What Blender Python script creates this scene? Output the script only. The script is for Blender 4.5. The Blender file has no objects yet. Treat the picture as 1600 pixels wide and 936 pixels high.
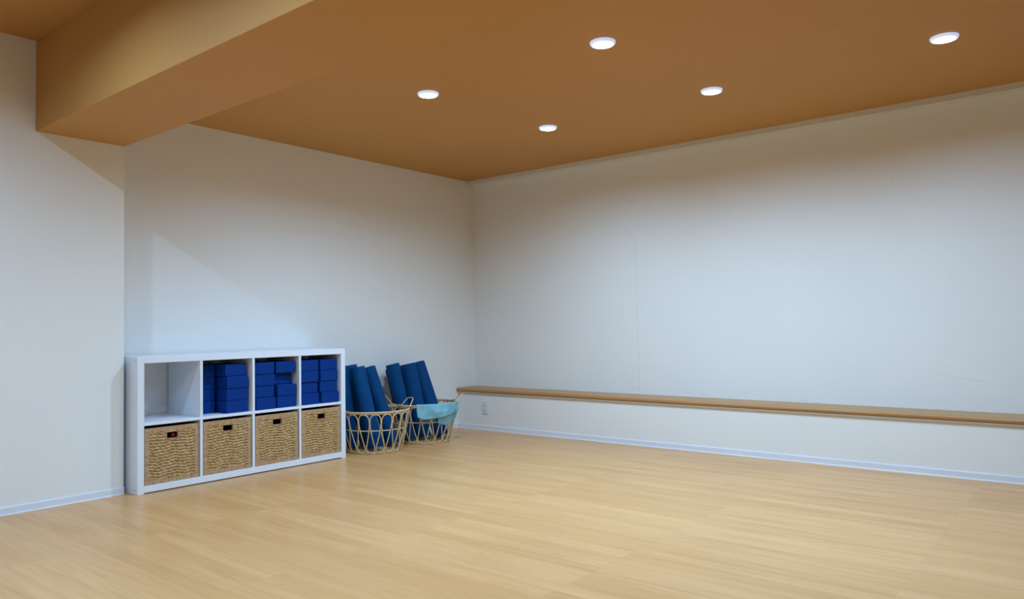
import bpy, bmesh, math, random
from mathutils import Vector, Matrix
random.seed(7)
C = bpy.context.scene.collection
S = bpy.context.scene
PI = math.pi

# ------------------------------------------------------------------ camera
F_PX = 1168.0
YAW, PITCH, ROLL = 0.8770, 0.0356, -0.0151
CAM = Vector((-5.2883, -4.6098, 0.9125))
cy, sy, cp, sp = math.cos(YAW), math.sin(YAW), math.cos(PITCH), math.sin(PITCH)
FW = Vector((sy * cp, cy * cp, sp)); R0 = Vector((cy, -sy, 0)); U0 = R0.cross(FW)
RT = R0 * math.cos(ROLL) + U0 * math.sin(ROLL)
UP = -R0 * math.sin(ROLL) + U0 * math.cos(ROLL)
cam_data = bpy.data.cameras.new('camera')
cam_data.sensor_width = 36.0
cam_data.lens = F_PX * 36.0 / 1600.0
cam_data.shift_x = 0.020
cam_data.clip_start = 0.05
cam = bpy.data.objects.new('camera', cam_data)
C.objects.link(cam)
m = Matrix((RT, UP, -FW)).transposed().to_4x4(); m.translation = CAM
cam.matrix_world = m
S.camera = cam

# ------------------------------------------------------------------ light and exposure
w = bpy.data.worlds.new('world'); S.world = w; w.use_nodes = True
w.node_tree.nodes['Background'].inputs[0].default_value = (0.75, 0.85, 1.0, 1)
w.node_tree.nodes['Background'].inputs[1].default_value = 0.0
S.view_settings.view_transform = 'Standard'
S.view_settings.look = 'None'
S.view_settings.gamma = 1.0
S.view_settings.use_curve_mapping = False
S.view_settings.exposure = 0.0
LAMP_POWER = 19.0
LAMP_COLOR = (0.43, 0.70, 1.0)

# ------------------------------------------------------------------ measures
H, HL, ZB = 2.2664, 2.4502, 1.970        # ceilings of the two bays, underside of the beam
YP, XP, XB = -0.2935, -3.3608, -3.8206   # pier face, its right edge, beam left face
XLEFT, YFRONT = -7.2, -8.2
LEDGE, ZL = 0.2657, 0.3593
XLOW = -0.2457

# ------------------------------------------------------------------ helpers
def link_mesh(name, bm, mat, parent=None, smooth=False):
    me = bpy.data.meshes.new(name)
    bmesh.ops.recalc_face_normals(bm, faces=bm.faces)
    if smooth:
        for f in bm.faces: f.smooth = True
    bm.to_mesh(me); bm.free()
    if isinstance(mat, (list, tuple)):
        for k in mat: me.materials.append(k)
    elif mat: me.materials.append(mat)
    o = bpy.data.objects.new(name, me); C.objects.link(o)
    if parent: o.parent = parent
    return o
def bx(bm, x0, x1, y0, y1, z0, z1, bev=0.0, seg=2):
    b = bmesh.new() if bev else bm
    v = [b.verts.new((x, y, z)) for x in (x0, x1) for y in (y0, y1) for z in (z0, z1)]
    for q in ((0,1,3,2),(4,6,7,5),(0,4,5,1),(2,3,7,6),(0,2,6,4),(1,5,7,3)):
        b.faces.new([v[i] for i in q])
    if bev:
        bmesh.ops.bevel(b, geom=list(b.edges), offset=bev, segments=seg, profile=0.5, affect='EDGES')
        t = bpy.data.meshes.new('t'); b.to_mesh(t); b.free(); bm.from_mesh(t); bpy.data.meshes.remove(t)
def tube(bm, pts, r, n=8, closed=False):
    pts = [Vector(p) for p in pts]; N = len(pts); rings = []
    prev = None
    for i, p in enumerate(pts):
        a = pts[(i-1) % N] if (closed or i > 0) else p
        b = pts[(i+1) % N] if (closed or i < N-1) else p
        t = (b - a).normalized()
        if prev is None:
            u = t.cross(Vector((0,0,1)))
            if u.length < 1e-3: u = t.cross(Vector((1,0,0)))
        else:
            u = prev - t * prev.dot(t)
        u.normalize(); prev = u; v = t.cross(u)
        rr = r[i] if isinstance(r, (list, tuple)) else r
        rings.append([bm.verts.new(p + (u*math.cos(2*PI*k/n) + v*math.sin(2*PI*k/n))*rr) for k in range(n)])
    M = N if closed else N-1
    for i in range(M):
        A, B = rings[i], rings[(i+1) % N]
        if closed and i == N-1:   # align the seam
            best = min(range(n), key=lambda s: (A[0].co - B[s].co).length)
        else: best = 0
        for k in range(n):
            bm.faces.new((A[k], A[(k+1)%n], B[(k+1+best)%n], B[(k+best)%n]))
    if not closed:
        bm.faces.new(rings[0][::-1]); bm.faces.new(rings[-1])
def lathe(bm, prof, n=40, cx=0, cy_=0, closed=False):
    rings = [[bm.verts.new((cx+r*math.cos(2*PI*k/n), cy_+r*math.sin(2*PI*k/n), z)) for k in range(n)] for r, z in prof]
    L = len(rings)
    for i in range(L if closed else L-1):
        A, B = rings[i], rings[(i+1)%L]
        for k in range(n): bm.faces.new((A[k], A[(k+1)%n], B[(k+1)%n], B[k]))
    return rings
def disc(bm, r, z, n=40, cx=0, cy_=0):
    bm.faces.new([bm.verts.new((cx+r*math.cos(2*PI*k/n), cy_+r*math.sin(2*PI*k/n), z)) for k in range(n)])
def tag(o, label, cat, group=None):
    o['label'] = label; o['category'] = cat
    if group: o['group'] = group
    return o
def thing(name, label, cat, loc=(0,0,0), rotz=0, group=None):
    o = bpy.data.objects.new(name, None); o.empty_display_size = 0.05
    C.objects.link(o); o.location = loc; o.rotation_euler = (0,0,rotz)
    return tag(o, label, cat, group)
def struct(name, bm, mat, parent=None, smooth=False):
    o = link_mesh(name, bm, mat, parent, smooth)
    if not parent: o['kind'] = 'structure'
    return o
def dup(root, loc, rot=(0,0,0), label=None):
    r = root.copy(); C.objects.link(r); r.location = loc; r.rotation_euler = rot
    if label: r['label'] = label
    for ch in list(root.children):
        c = ch.copy(); C.objects.link(c); c.parent = r
        for g in ch.children:
            d = g.copy(); C.objects.link(d); d.parent = c
    return r

# ------------------------------------------------------------------ materials
class MT:
    def __init__(s, name, col=(.8,.8,.8), rough=.6, spec=.5):
        s.m = bpy.data.materials.new(name); s.m.use_nodes = True
        s.nt = s.m.node_tree; s.n = s.nt.nodes; s.l = s.nt.links
        s.b = s.n['Principled BSDF']
        s.b.inputs['Base Color'].default_value = (*col, 1)
        s.b.inputs['Roughness'].default_value = rough
        s.b.inputs['Specular IOR Level'].default_value = spec
        s._p = None
    def node(s, t, **k):
        n = s.n.new(t)
        for a, v in k.items(): setattr(n, a, v)
        return n
    def link(s, a, b): s.l.new(a, b)
    def pos(s):
        if not s._p:
            s._p = s.node('ShaderNodeNewGeometry').outputs['Position']
        return s._p
    def obj(s): return s.node('ShaderNodeTexCoord').outputs['Object']
    def math(s, op, a, b=None, c=None, clamp=False):
        n = s.node('ShaderNodeMath', operation=op); n.use_clamp = clamp
        for i, v in enumerate((a, b, c)):
            if v is None: continue
            if isinstance(v, (int, float)): n.inputs[i].default_value = v
            else: s.link(v, n.inputs[i])
        return n.outputs[0]
    def mapping(s, vec, scale=(1,1,1), loc=(0,0,0)):
        n = s.node('ShaderNodeMapping'); n.inputs['Scale'].default_value = scale; n.inputs['Location'].default_value = loc
        s.link(vec, n.inputs[0]); return n.outputs[0]
    def noise(s, vec, scale, detail=3, rough=.5):
        n = s.node('ShaderNodeTexNoise'); n.inputs['Scale'].default_value = scale
        n.inputs['Detail'].default_value = detail; n.inputs['Roughness'].default_value = rough
        s.link(vec, n.inputs['Vector']); return n.outputs['Fac']
    def mix(s, fac, a, b, mode='MIX'):
        n = s.node('ShaderNodeMix', data_type='RGBA', blend_type=mode)
        if isinstance(fac, (int, float)): n.inputs[0].default_value = fac
        else: s.link(fac, n.inputs[0])
        for i, v in ((6, a), (7, b)):
            if isinstance(v, tuple): n.inputs[i].default_value = (*v, 1)
            else: s.link(v, n.inputs[i])
        return n.outputs[2]
    def rng(s, v, a, b, c=0., d=1.):
        n = s.node('ShaderNodeMapRange'); s.link(v, n.inputs[0])
        for i, k in enumerate((a, b, c, d)): n.inputs[i+1].default_value = k
        return n.outputs[0]
    def bump(s, h, strength=.2, dist=.002):
        n = s.node('ShaderNodeBump'); n.inputs['Strength'].default_value = strength; n.inputs['Distance'].default_value = dist
        s.link(h, n.inputs['Height']); s.link(n.outputs[0], s.b.inputs['Normal'])
    def color(s, c): s.link(c, s.b.inputs['Base Color'])
    def segments(s, axes, segs):
        """mask of thin wobbly marks: each (a0,b0,a1,b1,width) in the plane of two world axes"""
        sep = s.node('ShaderNodeSeparateXYZ'); s.link(s.pos(), sep.inputs[0])
        wob = s.noise(s.pos(), 9, 2)
        A = s.math('ADD', sep.outputs[axes[0]], s.math('MULTIPLY', s.math('SUBTRACT', wob, .5), .02))
        B = s.math('ADD', sep.outputs[axes[1]], s.math('MULTIPLY', s.math('SUBTRACT', wob, .5), .03))
        fade = s.rng(s.noise(s.pos(), 14, 2), .35, .6)
        total = None
        for a0, b0, a1, b1, wd in segs:
            L = math.hypot(a1-a0, b1-b0); ux, uy = (a1-a0)/L, (b1-b0)/L
            da = s.math('SUBTRACT', A, a0); db = s.math('SUBTRACT', B, b0)
            t = s.math('ADD', s.math('MULTIPLY', da, ux), s.math('MULTIPLY', db, uy))
            tc = s.math('MINIMUM', s.math('MAXIMUM', t, 0.0), L)
            ex = s.math('SUBTRACT', da, s.math('MULTIPLY', tc, ux)); ey = s.math('SUBTRACT', db, s.math('MULTIPLY', tc, uy))
            d = s.math('SQRT', s.math('ADD', s.math('MULTIPLY', ex, ex), s.math('MULTIPLY', ey, ey)))
            k = s.rng(d, wd, wd*.3)
            total = k if total is None else s.math('MAXIMUM', total, k)
        return s.math('MULTIPLY', total, fade)

WALL = (0.88, 0.86, 0.82)
def wallpaper(name, axes=None, segs=None, col=WALL):
    t = MT(name, col, .75, .3)
    big = t.noise(t.pos(), 1.3, 3)
    c = t.mix(t.rng(big, .3, .7), tuple(k*.975 for k in col), col)
    if segs:
        mk = t.segments(axes, segs)
        c = t.mix(t.math('MULTIPLY', mk, .30), c, (.42, .38, .34))
    t.color(c)
    fine = t.math('ADD', t.noise(t.pos(), 220, 3), t.math('MULTIPLY', t.noise(t.pos(), 5, 3), .9))
    t.bump(fine, .22, .002)
    return t.m
M_wall = wallpaper('wallpaper')
M_wall_back = wallpaper('wallpaper_back', (0, 2), [(-3.25,1.72,-3.20,1.78,.004), (-2.4,2.2,-2.35,2.16,.003)])
M_wall_right = wallpaper('wallpaper_right', (1, 2),
    [(-1.716,.37,-1.706,1.62,.0042), (-.305,.513,-.437,.482,.003), (-3.557,1.839,-3.558,1.761,.003), (-2.678,.376,-3.106,.363,.0035),
     (-3.174,.587,-3.225,.584,.002), (-3.782,.576,-4.074,.528,.0025), (-1.488,.389,-1.72,.409,.003), (-1.993,.391,-2.3,.385,.003),
     (-2.633,.728,-2.759,.72,.0015), (-.6,.40,-.9,.372,.003)])
M_wall_low = wallpaper('wallpaper_low', (1, 2), [(-.689,.05,-.689,.30,.003), (-2.96,.20,-2.965,.202,.005)])

def ceiling_paint(name, segs):
    t = MT(name, (.5,.29,.12), .62, .3)
    big = t.noise(t.pos(), .9, 2)
    c = t.mix(t.rng(big, .3, .7), CEIL, tuple(k*.95 for k in CEIL))
    mk = t.segments((0, 1), segs)
    c = t.mix(t.math('MULTIPLY', mk, .42), c, (.20, .10, .04))
    t.color(c); t.bump(t.noise(t.pos(), 160, 2), .12, .002)
    return t.m
CEIL = (0.58, 0.285, 0.078)
M_ceil = ceiling_paint('ceiling_paint',
    [(-2.244,-1.253,-2.228,-1.512,.004), (-2.036,-1.758,-1.73,-1.811,.004), (-1.053,-1.407,-1.037,-1.476,.004),
     (-.454,-2.841,-.494,-3.111,.005), (-.494,-3.111,-.456,-3.291,.004), (-.481,-3.767,-.482,-3.816,.004),
     (-1.062,-3.324,-1.078,-3.353,.007), (-1.731,-3.677,-1.27,-3.701,.003), (-1.34,-3.049,-1.285,-3.231,.003)])
M_beam = ceiling_paint('beam_paint', [(-3.804,-2.413,-3.761,-2.412,.004), (-3.608,-.638,-3.607,-.658,.005), (-3.613,-2.437,-3.574,-2.417,.003)])

def floor_mat():
    t = MT('oak_floor', (.55,.40,.24), .3, .32)
    P = t.pos()
    br = t.node('ShaderNodeTexBrick')
    sw = t.node('ShaderNodeSeparateXYZ'); t.link(P, sw.inputs[0])
    cb = t.node('ShaderNodeCombineXYZ'); t.link(sw.outputs[1], cb.inputs[0]); t.link(sw.outputs[0], cb.inputs[1])
    t.link(cb.outputs[0], br.inputs['Vector'])
    br.offset = .37; br.offset_frequency = 1
    br.inputs['Scale'].default_value = 1.0
    br.inputs['Brick Width'].default_value = .92; br.inputs['Row Height'].default_value = .077
    br.inputs['Mortar Size'].default_value = .0007; br.inputs['Mortar Smooth'].default_value = .3
    br.inputs['Color1'].default_value = (0,0,0,1); br.inputs['Color2'].default_value = (1,1,1,1); br.inputs['Mortar'].default_value = (.4,.4,.4,1)
    bw = t.node('ShaderNodeRGBToBW'); t.link(br.outputs['Color'], bw.inputs[0])
    g1 = t.noise(t.mapping(P, (26, 1.6, 1)), 1.0, 4, .6)
    g2 = t.noise(t.mapping(P, (120, 5, 1)), 1.0, 3, .6)
    big = t.noise(P, 1.1, 2)
    c = t.mix(bw.outputs[0], (.640,.325,.114), (.735,.393,.158))
    c = t.mix(t.math('MULTIPLY', t.rng(g1, .42, .70), .40), c, (.43,.215,.075))
    c = t.mix(t.math('MULTIPLY', t.rng(g2, .50, .75), .20), c, (.37,.19,.068))
    c = t.mix(t.math('MULTIPLY', t.rng(big, .4, .7), .22), c, (.78,.445,.175))
    c = t.mix(t.math('MULTIPLY', br.outputs['Fac'], .35), c, (.33,.21,.11))
    t.color(c)
    t.link(t.rng(g1, .3, .7, .27, .37), t.b.inputs['Roughness'])
    t.bump(t.math('SUBTRACT', t.math('MULTIPLY', g2, .25), br.outputs['Fac']), .10, .001)
    return t.m
M_floor = floor_mat()
def plain(name, col, rough=.5, spec=.5, var=.04, scale=6, bump=0.):
    t = MT(name, col, rough, spec)
    n = t.noise(t.obj(), scale, 3)
    t.color(t.mix(t.rng(n, .3, .7), col, tuple(k*(1-var) for k in col)))
    if bump: t.bump(t.noise(t.obj(), 240, 2), bump, .001)
    return t.m
M_base = plain('vinyl_skirting', (.80,.82,.88), .45, .5)
M_white = plain('white_lacquer', (.83,.85,.90), .35, .5, .02)
M_cream = plain('cream_moulding', (.78,.745,.67), .55)
M_mould = plain('ledge_moulding', (.60,.52,.41), .55)
def wood_ledge():
    t = MT('ledge_wood', (.5,.3,.13), .38)
    g = t.noise(t.mapping(t.pos(), (40, 1.2, 40)), 1, 4, .6)
    t.color(t.mix(t.rng(g, .35, .7), (.50,.255,.085), (.43,.21,.065)))
    return t.m
M_ledge = wood_ledge()
def blue_foam(name, col, rough, sc):
    t = MT(name, col, rough, .12)
    n = t.noise(t.obj(), sc, 3)
    t.color(t.mix(t.rng(n, .35, .65), col, tuple(k*.9 for k in col)))
    t.bump(t.noise(t.obj(), 400, 2), .25, .0008)
    return t.m
M_block = blue_foam('block_foam', (.001,.036,.215), .7, 14)
M_mat = blue_foam('mat_rubber', (.0002,.052,.165), .7, 10)
def rattan():
    t = MT('rattan', (.62,.47,.30), .45)
    n = t.noise(t.obj(), 30, 3)
    t.color(t.mix(t.rng(n, .3, .7), (.80,.58,.34), (.60,.40,.20)))
    return t.m
M_rattan = rattan()
M_binding = plain('rattan_binding', (.42,.30,.17), .6, .3, .3, 60)
def seagrass(name, a, b, d):
    t = MT(name, a, .7, .3)
    n = t.noise(t.mapping(t.obj(), (30, 30, 75)), 1, 3, .6)
    n2 = t.noise(t.obj(), 5, 2)
    c = t.mix(t.rng(n, .35, .68), a, b)
    c = t.mix(t.math('MULTIPLY', t.rng(n2, .35, .7), .4), c, d)
    t.color(c); t.bump(t.noise(t.mapping(t.obj(), (200, 200, 700)), 1, 2), .3, .001)
    return t.m
M_grass = seagrass('woven_seagrass', (.68,.45,.21), (.33,.19,.075), (.50,.30,.12))
M_grassrim = seagrass('seagrass_border', (.56,.36,.19), (.40,.235,.115), (.48,.29,.14))
M_dark = plain('dark_box', (.012,.010,.010), .9, .1)
M_red = plain('dark_red', (.30,.012,.03), .6)
M_grey = plain('grey_screw', (.35,.35,.38), .35)
M_plastic = plain('outlet_plastic', (.78,.79,.82), .35)
M_slot = plain('outlet_slot', (.10,.10,.11), .5)
M_lamp_ring = plain('lamp_ring_white', (.85,.87,.92), .35)
def cloth():
    t = MT('teal_towel', (.10,.42,.50), .85, .2)
    n = t.noise(t.obj(), 25, 3)
    t.color(t.mix(t.rng(n, .3, .7), (.25,.50,.56), (.19,.42,.49)))
    t.bump(t.noise(t.obj(), 500, 2), .4, .001)
    return t.m
M_towel = cloth()
def emitter():
    t = MT('lamp_diffuser', (.9,.95,1), .5)
    t.b.inputs['Emission Color'].default_value = (.86,.94,1,1)
    t.b.inputs['Emission Strength'].default_value = 6.0
    return t.m
M_emit = emitter()
def ring_glow():
    t = MT('glowing_ring', (.8,.84,.9), .4)
    t.b.inputs['Emission Color'].default_value = (.50,.62,.92,1)
    t.b.inputs['Emission Strength'].default_value = .75  # weak emission paints the bluish bloom around each lamp; ring is no source
    return t.m
M_ring_glow = ring_glow()

# ------------------------------------------------------------------ lamps' places
MAIN = [(-1.135,-1.68), (-1.147,-2.855), (-1.165,-4.03), (-2.216,-1.60), (-2.214,-2.77), (-2.212,-3.94)]
LEFT = [(-4.66,-1.53), (-4.66,-2.70), (-4.66,-3.87), (-5.73,-2.70)]
HOLE = .050

# ------------------------------------------------------------------ the room
def ceiling_with_holes(bm, x0, x1, y0, y1, z, holes, zt):
    """underside at z with round holes, closed top at zt"""
    n = 32; half = .12
    xs = sorted(h[0] for h in holes)
    edges = [x0] + [(a+b)/2 for a, b in zip(xs, xs[1:]) if b-a > .5] + [x1]
    for i in range(len(edges)-1):
        e0, e1 = edges[i], edges[i+1]
        hs = sorted([h for h in holes if e0 < h[0] < e1], key=lambda h: h[1])
        y = y0
        def quad(a, b, c, d):
            if b-a > 1e-6 and d-c > 1e-6:
                bm.faces.new([bm.verts.new(p) for p in ((a,c,z),(a,d,z),(b,d,z),(b,c,z))])
        for hx, hy in hs:
            quad(e0, e1, y, hy-half)
            quad(e0, hx-half, hy-half, hy+half); quad(hx+half, e1, hy-half, hy+half)
            ci, sq, up = [], [], []
            for k in range(n):
                a = 2*PI*(k+.5)/n; c, s_ = math.cos(a), math.sin(a); q = half/max(abs(c), abs(s_))
                ci.append(bm.verts.new((hx+HOLE*c, hy+HOLE*s_, z)))
                sq.append(bm.verts.new((hx+q*c, hy+q*s_, z)))
                up.append(bm.verts.new((hx+HOLE*c, hy+HOLE*s_, z+.075)))
            for k in range(n):
                j = (k+1) % n
                bm.faces.new((ci[k], ci[j], sq[j], sq[k]))
                bm.faces.new((up[k], up[j], ci[j], ci[k]))
                if k in (n//8-1, 3*n//8-1, 5*n//8-1, 7*n//8-1):     # square corners
                    sx_ = math.copysign(half, sq[k].co.x+sq[j].co.x-2*hx); sy_ = math.copysign(half, sq[k].co.y+sq[j].co.y-2*hy)
                    cv = bm.verts.new((hx+sx_, hy+sy_, z)); bm.faces.new((sq[k], sq[j], cv))
            bm.faces.new(up)
            y = hy+half
        quad(e0, e1, y, y1)
    bx(bm, x0, x1, y0, y1, z+.08, zt)

T = .12
bm = bmesh.new(); bx(bm, XLEFT-T, T, YFRONT-T, T, -.10, 0); floor = struct('floor', bm, M_floor)
bm = bmesh.new()
ceiling_with_holes(bm, XP, -.0829, YFRONT, 0, H, MAIN, 2.62)
bx(bm, -.0829, 0, YFRONT, 0, H, 2.62)
bm.normal_update()
struct('ceiling', bm, M_ceil)
bm = bmesh.new(); ceiling_with_holes(bm, XLEFT, XB, YFRONT, YP, HL, LEFT, 2.62); struct('ceiling_left', bm, M_ceil)
bm = bmesh.new(); bx(bm, XB, XP, YFRONT, YP, ZB, 2.62, .004, 2); beam = struct('trim_1', bm, M_beam)
bm = bmesh.new(); bx(bm, XP-.02, T, 0, T, 0, 2.62); struct('wall_back', bm, M_wall_back)
bm = bmesh.new(); bx(bm, XLEFT, XP, YP, T, 0, 2.62, .003, 2); struct('wall_pier', bm, M_wall)
bm = bmesh.new(); bx(bm, 0, T, YFRONT, 0, 0, 2.62); struct('wall_right', bm, M_wall_right)
bm = bmesh.new(); bx(bm, XLEFT-T, XLEFT, YFRONT-T, T, 0, 2.62); struct('wall_left', bm, M_wall)
bm = bmesh.new(); bx(bm, XLEFT, T, YFRONT-T, YFRONT, 0, 2.62); struct('wall_front', bm, M_wall)
# boxed-out low wall under the ledge
bm = bmesh.new(); bx(bm, XLOW, 0, YFRONT, 0, 0, ZL-.033); struct('wall_low', bm, M_wall_low)
# wooden ledge board with rounded nose, and its cove moulding
def prof_y(bm, prof, y0, y1):
    a = [bm.verts.new((x, y0, z)) for x, z in prof]; b = [bm.verts.new((x, y1, z)) for x, z in prof]
    n = len(prof); bm.faces.new(a); bm.faces.new(b[::-1])
    for i in range(n): bm.faces.new((a[i], a[(i+1)%n], b[(i+1)%n], b[i]))
bm = bmesh.new()
r = .0165; pr = [(0, ZL), (0, ZL-.033)]
pr += [(-LEDGE+r-r*math.sin(a), ZL-.0165-r*math.cos(a)) for a in [PI*k/12 for k in range(13)]]
prof_y(bm, pr, YFRONT, 0); struct('trim_2', bm, M_ledge)
bm = bmesh.new()
pr = [(XLOW, ZL-.033), (-LEDGE+.009, ZL-.033), (-LEDGE+.009, ZL-.042), (-LEDGE+.013, ZL-.047), (-LEDGE+.014, ZL-.052), (XLOW, ZL-.053)]
prof_y(bm, pr, YFRONT, 0); struct('trim_3', bm, M_mould)
# boxed cornice along the right wall
bm = bmesh.new(); bx(bm, -.0829, 0, YFRONT, 0, H-.0361, H); struct('trim_4', bm, M_cream)
def skirting(name, p0, p1, n):
    """vinyl skirting: p0->p1 along the wall, n = outward normal"""
    bm = bmesh.new(); h = .041
    prof = [(0, 0), (.0085, 0), (.0065, .004), (.0055, .008), (.0055, h-.006), (.0035, h), (0, h)]
    A = [bm.verts.new((p0[0]+n[0]*d, p0[1]+n[1]*d, z)) for d, z in prof]
    B = [bm.verts.new((p1[0]+n[0]*d, p1[1]+n[1]*d, z)) for d, z in prof]
    k = len(prof); bm.faces.new(A); bm.faces.new(B[::-1])
    for i in range(k): bm.faces.new((A[i], A[(i+1)%k], B[(i+1)%k], B[i]))
    struct(name, bm, M_base)
skirting('baseboard_right', (XLOW, YFRONT), (XLOW, 0), (-1, 0))
skirting('baseboard_back', (XP, 0), (XLOW-.0085, 0), (0, -1))
skirting('baseboard_pier', (XLEFT, YP), (XP, YP), (0, -1))
skirting('baseboard_left', (XLEFT, YFRONT), (XLEFT, YP-.0085), (1, 0))
skirting('baseboard_front', (XLEFT+.0085, YFRONT), (XLOW-.0085, YFRONT), (0, 1))

# ------------------------------------------------------------------ recessed downlights
def make_downlight(x, y, z, label, group):
    t = thing('ceiling_downlight', label, 'ceiling light', (x, y, z), 0, group)
    bm = bmesh.new()
    lathe(bm, [(.0455, -.0010), (.0465, -.0120), (.0500, -.0150), (.0560, -.0140), (.0600, -.0090), (.0610, -.0003), (.0455, -.0003)], 40, closed=True)
    link_mesh('trim_ring', bm, M_ring_glow, t, True)
    bm = bmesh.new()
    lathe(bm, [(.0455, -.001), (.0450, .008), (.0435, .014), (.0405, .019), (.0420, .019), (.0450, .014), (.0465, .008), (.0475, -.0005)], 40, closed=True)
    link_mesh('reflector', bm, M_lamp_ring, t, True)
    bm = bmesh.new(); lathe(bm, [(.0002, .0025), (.0440, .0025), (.0440, .006), (.0002, .006)], 40, closed=True)
    link_mesh('diffuser', bm, M_emit, t)
    L = bpy.data.lights.new('lamp', 'AREA'); L.shape = 'DISK'; L.size = .074; L.energy = LAMP_POWER; L.color = LAMP_COLOR
    L.spread = math.radians(180)
    lo = bpy.data.objects.new('lamp', L); C.objects.link(lo); lo.parent = t; lo.location = (0, 0, .0015)
    return t
g = 'round recessed downlights in the orange ceiling'
names = {0: 'round downlight nearest the back corner, the lowest of the five lights in the photo',
         1: 'round downlight in the wall-side row, middle of its three lit lights',
         2: 'round downlight at the far right of the photo, close to the right wall',
         3: 'round downlight nearest the boxed beam, leftmost of the five in the photo',
         4: 'round downlight highest and largest in the middle of the ceiling'}
first = None
FACTOR = {'wall': .76, 'beam': 1.50, 'left': 1.18}      # the three rows do not burn equally bright
def set_row(t, row):
    for ch in t.children:
        if ch.type == 'LIGHT':
            d = ROW.get(row)
            if d is None: d = ROW[row] = ch.data.copy(); d.energy = LAMP_POWER*FACTOR[row]
            ch.data = d
ROW = {}
for i, (x, y) in enumerate(MAIN):
    lab = names.get(i) or 'round recessed downlight in the %s row, %s from the back wall, outside the photo' % ('wall-side' if i < 3 else 'beam-side', ['first','second','third'][i % 3])
    if first is None: t = first = make_downlight(x, y, H, lab, g)
    else: t = dup(first, (x, y, H), label=lab)
    set_row(t, 'wall' if i < 3 else 'beam')
for i, (x, y) in enumerate(LEFT):
    t = dup(first, (x, y, HL), label='round recessed downlight left of the beam, %s of the %s row, outside the photo' % (['first','second','third'][i % 3], 'inner' if i < 3 else 'outer'))
    set_row(t, 'left')

# ------------------------------------------------------------------ white cube shelf unit
XK, YK, W, HK, DK = -3.3344, -0.4006, 1.47, .77, .388
OT, IT = .038, .017
shelf = thing('cube_shelf_unit', 'white cube shelf unit of eight cells standing on the floor against the back wall', 'shelf', (XK, YK, 0))
def part(name, x0, x1, z0, z1, y0=0, y1=DK, bev=.0012, mat=None):
    bm = bmesh.new(); bx(bm, x0, x1, y0, y1, z0, z1, bev); return link_mesh(name, bm, mat or M_white, shelf)
CW = (W - 2*OT - 3*IT)/4
CH = (HK - .006 - 2*OT - IT)/2
Z1 = .006 + OT; Z2 = Z1 + CH; Z3 = Z2 + IT
sl = part('side_panel', 0, OT, 0, HK); part('side_panel', W-OT, W, 0, HK)
part('top_board', OT, W-OT, HK-OT, HK); part('bottom_board', OT, W-OT, .006, .006+OT)
part('middle_shelf', OT, W-OT, Z2, Z3, .0006)
for i in range(3):
    x0 = OT + CW*(i+1) + IT*i
    part('divider', x0, x0+IT, Z1, Z2, .0006); part('divider', x0, x0+IT, Z3, HK-OT, .0006)
for z in (.025, .745):
    for yy in (.028,):
        bm = bmesh.new(); tube(bm, [(-.0012, yy, z), (.002, yy, z)], .0042, 16); link_mesh('screw_cap', bm, M_grey, sl)
def cell_x(i): return XK + OT + i*(CW+IT)

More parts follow.
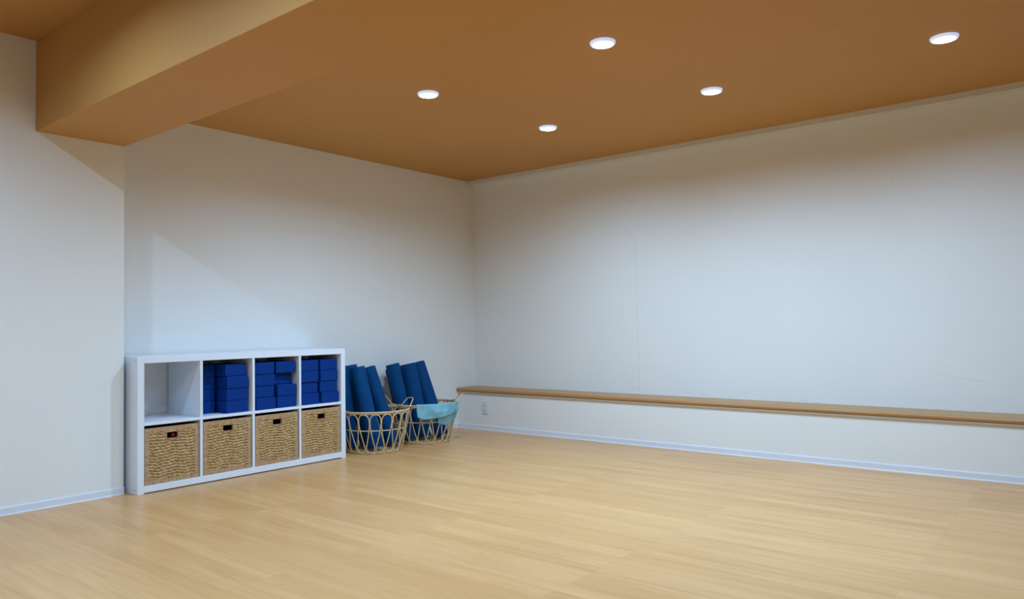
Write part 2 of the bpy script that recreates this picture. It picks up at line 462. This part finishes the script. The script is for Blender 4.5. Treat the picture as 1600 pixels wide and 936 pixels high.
# ------------------------------------------------------------------ seagrass bins in the lower row
BW, BH, BD = .322, .318, .355
def make_bin(label, seed):
    rr = random.Random(seed)
    t = thing('woven_storage_bin', label, 'storage basket', (0,0,0), 0, 'seagrass bins in the lower row of the shelf')
    bd = .026
    hx0, hx1, hz0, hz1 = BW/2-.033, BW/2+.033, BH-.068, BH-.033
    # woven front panel: horizontal rows of plump twisted strands
    bm = bmesh.new(); nx, nz = 150, 132
    x0, x1, z0, z1 = bd-.004, BW-bd+.004, bd-.004, BH-bd+.004
    rows = 16; pitch = (z1-z0)/rows; ph = [rr.uniform(0, 1) for _ in range(rows+2)]; jx = [rr.uniform(.9, 1.15) for _ in range(rows+2)]
    grid = {}
    for i in range(nx+1):
        for j in range(nz+1):
            x = x0+(x1-x0)*i/nx; z = z0+(z1-z0)*j/nz
            zz = (z-z0)/pitch + .22*math.sin(x*37+seed) + .12*math.sin(x*83+z*20)
            k = int(max(0, min(rows, math.floor(zz)))); fz = zz-math.floor(zz)
            s = (x/.030*jx[k] + ph[k] + (fz-.5)*.55*(1 if k % 2 else 1)) % 1.0
            h = (math.sin(PI*fz)**.7)*(.35+.65*abs(math.sin(PI*s))**.75)
            grid[i, j] = bm.verts.new((x, .0035-.0115*h, z))
    for i in range(nx):
        for j in range(nz):
            a = x0+(x1-x0)*(i+.5)/nx; b = z0+(z1-z0)*(j+.5)/nz
            if hx0 < a < hx1 and hz0 < b < hz1: continue
            bm.faces.new((grid[i,j], grid[i+1,j], grid[i+1,j+1], grid[i,j+1]))
    for v in [v for v in bm.verts if not v.link_faces]: bm.verts.remove(v)
    link_mesh('woven_front', bm, M_grass, t, True)
    # border: flat wrapped bands, divided in short wraps
    bm = bmesh.new()
    def wraps(horizontal, at, n):
        for k in range(n):
            a = k/n; b = (k+1)/n; d = rr.uniform(0, .0012)
            if horizontal: bx(bm, BW*a+.0004, BW*b-.0004, -.0060+d, .012, at, at+bd, .0016, 2)
            else: bx(bm, at, at+bd, -.0058+d, .012, bd+(BH-2*bd)*a+.0004, bd+(BH-2*bd)*b-.0004, .0016, 2)
    wraps(True, 0, 7); wraps(True, BH-bd, 7); wraps(False, 0, 6); wraps(False, BW-bd, 6)
    link_mesh('woven_border', bm, M_grassrim, t)
    # handle hole edge
    bm = bmesh.new()
    e = .0055
    bx(bm, hx0-e, hx1+e, -.0072, .010, hz1, hz1+e, .0015); bx(bm, hx0-e, hx1+e, -.0072, .010, hz0-e, hz0, .0015)
    bx(bm, hx0-e, hx0, -.0072, .010, hz0, hz1, .0015); bx(bm, hx1, hx1+e, -.0072, .010, hz0, hz1, .0015)
    link_mesh('handle_opening', bm, M_grassrim, t)
    # woven sides, back and bottom
    bm = bmesh.new(); k = .010
    bx(bm, 0, k, .012, BD, 0, BH, .002); bx(bm, BW-k, BW, .012, BD, 0, BH, .002)
    bx(bm, k, BW-k, BD-k, BD, 0, BH, .002); bx(bm, k, BW-k, .012, BD-k, 0, k, .002)
    link_mesh('body', bm, M_grass, t)
    # near-black box close behind the front, seen through the handle hole
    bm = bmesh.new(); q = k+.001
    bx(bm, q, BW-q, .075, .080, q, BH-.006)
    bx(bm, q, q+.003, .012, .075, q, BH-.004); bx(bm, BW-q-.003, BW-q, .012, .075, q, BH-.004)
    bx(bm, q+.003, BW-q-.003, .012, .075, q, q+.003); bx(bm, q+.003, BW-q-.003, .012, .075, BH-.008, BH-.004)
    link_mesh('dark_box', bm, M_dark, t)
    return t
bl = ['woven seagrass bin at the left end of the shelf, red patch inside its handle hole',
      'woven seagrass bin directly below the cell with the darkest stacks of blue blocks',
      'woven seagrass bin below the third cell, between two other bins',
      'woven seagrass bin at the right end of the shelf, nearest the rattan baskets']
for i in range(4):
    b = make_bin(bl[i], 11+i)
    b.location = (cell_x(i)+(CW-BW)/2 - .001, YK+.010, Z1)
    if i == 0:
        bm = bmesh.new(); bx(bm, BW/2+.004, BW/2+.026, .014, .020, BH-.062, BH-.042, .002)
        o = link_mesh('red_patch', bm, M_red, b); o['label'] = 'small dark red patch seen through the handle hole'

# ------------------------------------------------------------------ blue foam blocks in the upper row
bm = bmesh.new(); BLW, BLD, BLH = .148, .228, .0755
bx(bm, -BLW/2, BLW/2, 0, BLD, 0, BLH, .0055, 3)
block = link_mesh('yoga_block', bm, M_block)
for f in block.data.polygons: f.use_smooth = False
rows = ['bottom', 'second from the bottom', 'third from the bottom', 'top']
# stacks: (cell, centre x in the cell, [(setback, dx, yaw) from the bottom up], words)
stacks = [
 (1, .0800, [(.128,.000,0), (.130,.001,.01), (.127,-.001,-.01), (.128,.000,.0)], 'set-back left stack in the second cell'),
 (1, .2420, [(.022,-.001,0), (.024,.002,-.01), (.020,.003,.01), (.030,-.004,.02)], 'right-hand stack in the second cell'),
 (2, .0880, [(.014,.003,0), (.026,-.001,.01), (.022,.000,-.01), (.018,-.005,0)], 'left-hand stack in the third cell'),
 (2, .2520, [(.020,.001,0), (.018,.002,.01), (.060,-.009,.03), (.020,-.006,-.03)], 'right-hand stack in the third cell'),
 (3, .0860, [(.018,.001,0), (.030,-.002,0), (.020,.000,.01), (.024,.000,-.01)], 'left-hand stack in the fourth cell'),
 (3, .2500, [(.014,.004,-.02), (.022,-.004,.01), (.018,-.002,0), (.026,.000,.01)], 'right-hand stack in the fourth cell'),
]
used = False
for cell, cxx, rowsd, words in stacks:
    z = Z3
    for k, (sb, dx, yw) in enumerate(rowsd):
        lab = 'blue foam block, %s of the %s' % (rows[k], words)
        o = block if not used else block.copy()
        if used: C.objects.link(o)
        used = True
        o.location = (cell_x(cell)+cxx+dx, YK+sb, z); o.rotation_euler = (0, 0, yw)
        tag(o, lab, 'yoga block', 'blue foam blocks in the upper shelf cells')
        z += BLH + .0003

# ------------------------------------------------------------------ rattan baskets
BR, Br, BHH = .262, .195, .305
def make_basket(label, loc, rot, handle_dir):
    t = thing('rattan_basket', label, 'basket', loc, rot, 'round rattan baskets beside the shelf')
    rad = lambda z: Br + (BR-Br)*(z/BHH)**.85
    def ringpts(R_, z, n=72): return [(R_*math.cos(2*PI*k/n), R_*math.sin(2*PI*k/n), z) for k in range(n)]
    bm = bmesh.new(); tube(bm, ringpts(BR, BHH), .0062, 8, True); tube(bm, ringpts(BR-.003, BHH-.010), .0040, 8, True)
    link_mesh('rim', bm, M_rattan, t, True)
    bm = bmesh.new(); tube(bm, ringpts(rad(.172)-.0045, .172), .0038, 8, True)
    link_mesh('middle_hoop', bm, M_rattan, t, True)
    bm = bmesh.new(); tube(bm, ringpts(Br+.002, .0065), .0062, 8, True); tube(bm, ringpts(Br-.008, .0065), .0050, 8, True)
    for k in range(-6, 7):
        x = k*.028; l = math.sqrt(max(0, (Br-.008)**2-x*x))
        tube(bm, [(x, -l, .006), (x, l, .006)], .0038, 6)
    for k in range(-3, 4):
        x = k*.055; l = math.sqrt(max(0, (Br-.008)**2-x*x))
        tube(bm, [(-l, x, .0125), (l, x, .0125)], .0030, 6)
    link_mesh('base', bm, M_rattan, t, True)
    # one continuous meandering cane: arches on top, loops at the bottom
    NP = 19; P = 2*PI/NP; key = []
    za, zb_ = BHH-.012, .014
    for c in range(NP):
        a = c*P
        for dx, z in ((-.32, .958), (0, 1.0), (.32, .958), (.455, .86), (.468, .72), (.40, .55), (.28, .37), (.135, .20), (.06, .105),
                      (.105, .045), (.25, .008), (.5, 0), (.75, .008), (.895, .045), (.94, .105), (.865, .20), (.72, .37), (.60, .55), (.532, .72), (.545, .86)):
            zz = zb_+(za-zb_)*z
            # the rising leg passes inside the falling one
            off = .0 if dx <= .5 else -.0
            key.append((a+dx*P, zz, off))
    pts = []
    n = len(key)
    for i in range(n):
        p0, p1, p2, p3 = [key[(i+k-1) % n] for k in range(4)]
        def un(p, ref):
            d = (p[0]-ref[0]+PI) % (2*PI)-PI; return (ref[0]+d, p[1], p[2])
        p0, p2, p3 = un(p0, p1), un(p2, p1), un(p3, p1)
        for u in (0, .5):
            f = lambda k: .5*((2*p1[k])+(-p0[k]+p2[k])*u+(2*p0[k]-5*p1[k]+4*p2[k]-p3[k])*u*u+(-p0[k]+3*p1[k]-3*p2[k]+p3[k])*u**3)
            a, z, off = f(0), f(1), f(2); q = rad(max(0, z))+.0035+off
            pts.append((q*math.cos(a), q*math.sin(a), z))
    bm = bmesh.new(); tube(bm, pts, .0040, 7, True)
    link_mesh('looped_cane', bm, M_rattan, t, True)
    for hd in (handle_dir, handle_dir+PI):
        bm = bmesh.new(); hp = []; wdt = .068
        for u, up, out in ((-1.35,-.012,-.004), (-1.15,-.004,.007), (-.95,.012,.014), (-.80,.034,.028), (-.66,.052,.040), (-.45,.060,.046), (0,.062,.048),
                           (.45,.060,.046), (.66,.052,.040), (.80,.034,.028), (.95,.012,.014), (1.15,-.004,.007), (1.35,-.012,-.004)):
            a = hd + u*wdt/BR; q = BR+out
            hp.append((q*math.cos(a), q*math.sin(a), BHH+up+.004))
        tube(bm, hp, .0044, 8); h = link_mesh('handle', bm, M_rattan, t, True)
        for sgn in (-1, 1):
            bm = bmesh.new()
            for k in range(6):
                a = hd + sgn*(1.02+.07*k)*wdt/BR
                cpt = Vector((BR*math.cos(a), BR*math.sin(a), BHH-.002)); rd = Vector((math.cos(a), math.sin(a), 0))
                tube(bm, [cpt+rd*(.0125*math.cos(q*PI/6))+Vector((0,0,.013*math.sin(q*PI/6))) for q in range(12)], .0018, 6, True)
            link_mesh('binding', bm, M_binding, h, True)
    return t
B1 = (-1.535, -.328); B2 = (-.995, -.316)
make_basket('round rattan basket touching the shelf, filled with blue mats and no towel', (*B1, 0), 0.06, math.radians(-18)-.06)
make_basket('round rattan basket nearer the corner with a teal towel over its rim', (*B2, 0), 0.02, math.radians(-40)-.02)

# ------------------------------------------------------------------ rolled mats
def mat_mesh(R_, length, seed):
    rr = random.Random(seed); bm = bmesh.new(); th = .0058; turns = (R_-.010)/(th+.0002)
    pts = []; N = int(turns*26); ph0 = rr.uniform(0, 2*PI)
    for i in range(N+1):
        a = 2*PI*turns*i/N; q = .010+(R_-.010-th)*i/N
        pts.append((a+ph0, q))
    inner = [(q*math.cos(a), q*math.sin(a)) for a, q in pts]; outer = [((q+th)*math.cos(a), (q+th)*math.sin(a)) for a, q in pts]
    lev = [0, .003, length-.003, length]; ins = [.0012, 0, 0, .0012]
    I, O = [], []
    for z, e in zip(lev, ins):
        I.append([bm.verts.new((x*(1+e/max(.01, math.hypot(x, y))), y*(1+e/max(.01, math.hypot(x, y))), z)) for x, y in inner])
        O.append([bm.verts.new((x*(1-e/max(.01, math.hypot(x, y))), y*(1-e/max(.01, math.hypot(x, y))), z)) for x, y in outer])
    for l in range(3):
        for i in range(N):
            bm.faces.new((O[l][i], O[l][i+1], O[l+1][i+1], O[l+1][i])); bm.faces.new((I[l][i], I[l+1][i], I[l+1][i+1], I[l][i+1]))
        bm.faces.new((I[l][0], O[l][0], O[l+1][0], I[l+1][0])); bm.faces.new((I[l][N], I[l+1][N], O[l+1][N], O[l][N]))
    for i in range(N):
        bm.faces.new((I[0][i], I[0][i+1], O[0][i+1], O[0][i])); bm.faces.new((I[3][i], O[3][i], O[3][i+1], I[3][i+1]))
    return bm
def place_mat(base, topc, R_, label, seed):
    b = Vector(base); tp = Vector(topc); L = (tp-b).length
    o = link_mesh('rolled_yoga_mat', mat_mesh(R_, L, seed), M_mat, None, False)
    for f in o.data.polygons: f.use_smooth = True
    try: o.data.set_sharp_from_angle(angle=math.radians(40))
    except Exception: pass
    z = (tp-b).normalized(); q = Vector((0,0,1)).rotation_difference(z)
    o.rotation_mode = 'QUATERNION'; o.rotation_quaternion = q; o.location = b
    tag(o, label, 'yoga mat', 'blue rolled mats standing in the rattan baskets')
    return o
# explicit bases and tops
MATS = [
 ('b1', (-1.657,-.218), (-1.739,-.200,.629), .052, 'dark blue rolled mat half hidden by the right edge of the white shelf'),
 ('b1', (-1.549,-.258), (-1.577,-.109,.626), .050, 'dark blue rolled mat at the back of the first basket, showing only its top end'),
 ('b1', (-1.596,-.418), (-1.640,-.267,.618), .059, 'blue rolled mat in the middle front of the basket touching the shelf'),
 ('b1', (-1.394,-.378), (-1.453,-.177,.607), .056, 'blue rolled mat furthest right in the basket touching the shelf'),
 ('b2', (-1.074,-.190), (-1.150,-.094,.581), .046, 'dark blue rolled mat at the back left of the towel basket, lowest of its mats'),
 ('b2', (-1.131,-.286), (-1.229,-.200,.621), .057, 'dark blue rolled mat with a slanted top end, leftmost in front in the towel basket'),
 ('b2', (-.999,-.306), (-1.057,-.200,.617), .068, 'thick blue rolled mat in the middle of the towel basket'),
 ('b2', (-.876,-.386), (-.906,-.154,.615), .061, 'blue rolled mat furthest right in the towel basket, nearest the corner'),
]
for k, (bk, bxy, tpt, R_, lab) in enumerate(MATS):
    place_mat((bxy[0], bxy[1], .034), tpt, R_, lab, 40+k)

# ------------------------------------------------------------------ teal towel over the rim of the second basket
def towel():
    bm = bmesh.new(); nu, nv = 90, 70
    A0, A1 = math.radians(212), math.radians(306)
    V = {}
    for i in range(nu+1):
        u = i/nu; a = A0+(A1-A0)*u
        out_len = .125 + .012*math.sin(u*4.0+.9) - .018*u - .02*max(0, .10-u)/.10
        in_len = .10 + .05*math.cos(u*3.0)
        tot = in_len + out_len
        for j in range(nv+1):
            s = -in_len + tot*j/nv
            rr_ = .0095
            if s < 0:           # hangs inside
                q = BR - rr_ - .002 - .035*min(1, -s/.12) - .006*math.sin(a*26)*min(1, -s/.06); z = BHH + .002 + s
            else:
                arc = PI*rr_
                if s < arc:
                    t_ = s/rr_; q = BR - rr_*math.cos(t_); z = BHH + .002 + rr_*math.sin(t_)
                else:
                    d = s-arc; k = min(1, d/.05)
                    fold = .5+.5*math.sin(a*7.5-d*22+1.2); f2 = .5+.5*math.sin(a*19+d*45)
                    q = BR + rr_ + k*(.003+.018*fold*(1-.6*u)+.005*f2) - d*.10; z = BHH+.002-d
            a2 = a + .05*(s/.12)*(1-u)*(.9 if s > 0 else -.9) - .02*math.sin(s*40)*u
            V[i, j] = bm.verts.new((B2[0]+q*math.cos(a2), B2[1]+q*math.sin(a2), z))
    for i in range(nu):
        for j in range(nv): bm.faces.new((V[i,j], V[i+1,j], V[i+1,j+1], V[i,j+1]))
    # second layer of the folded towel hanging lower on the right
    V = {}
    for i in range(51):
        u = i/50; a = math.radians(250)+math.radians(58)*u
        for j in range(31):
            d = .02 + (.116+.030*math.sin(min(1,u*1.15)*PI)**.7-.02*u)*j/30
            k = min(1, d/.06); q = BR+.0095+.001+.007*k*(.5+.5*math.sin(a*7.5-d*22+1.2)) - d*.20
            V[i, j] = bm.verts.new((B2[0]+q*math.cos(a), B2[1]+q*math.sin(a), BHH-d))
    for i in range(50):
        for j in range(30): bm.faces.new((V[i,j], V[i+1,j], V[i+1,j+1], V[i,j+1]))
    o = link_mesh('hand_towel', bm, M_towel, None, True)
    md = o.modifiers.new('thick', 'SOLIDIFY'); md.thickness = .0022; md.offset = 0
    tag(o, 'light teal towel draped over the front rim of the right-hand rattan basket', 'towel')
towel()

# ------------------------------------------------------------------ wall outlet on the low wall
oy, oz = -.3255, .200
out = thing('wall_outlet', 'white double socket plate on the low wall under the wooden ledge', 'outlet', (XLOW, oy, oz))
bm = bmesh.new(); bx(bm, -.008, 0, -.035, .035, -.058, .058, .003, 3); pl = link_mesh('cover_plate', bm, M_plastic, out)
for dz in (.020, -.020):
    bm = bmesh.new(); bx(bm, -.0115, -.0075, -.0165, .0165, dz-.014, dz+.014, .002, 2); so = link_mesh('socket', bm, M_plastic, pl)
    bm = bmesh.new()
    for dy in (-.006, .006): bx(bm, -.0119, -.0112, dy-.0012, dy+.0012, dz-.005, dz+.005)
    link_mesh('socket_slots', bm, M_slot, pl)
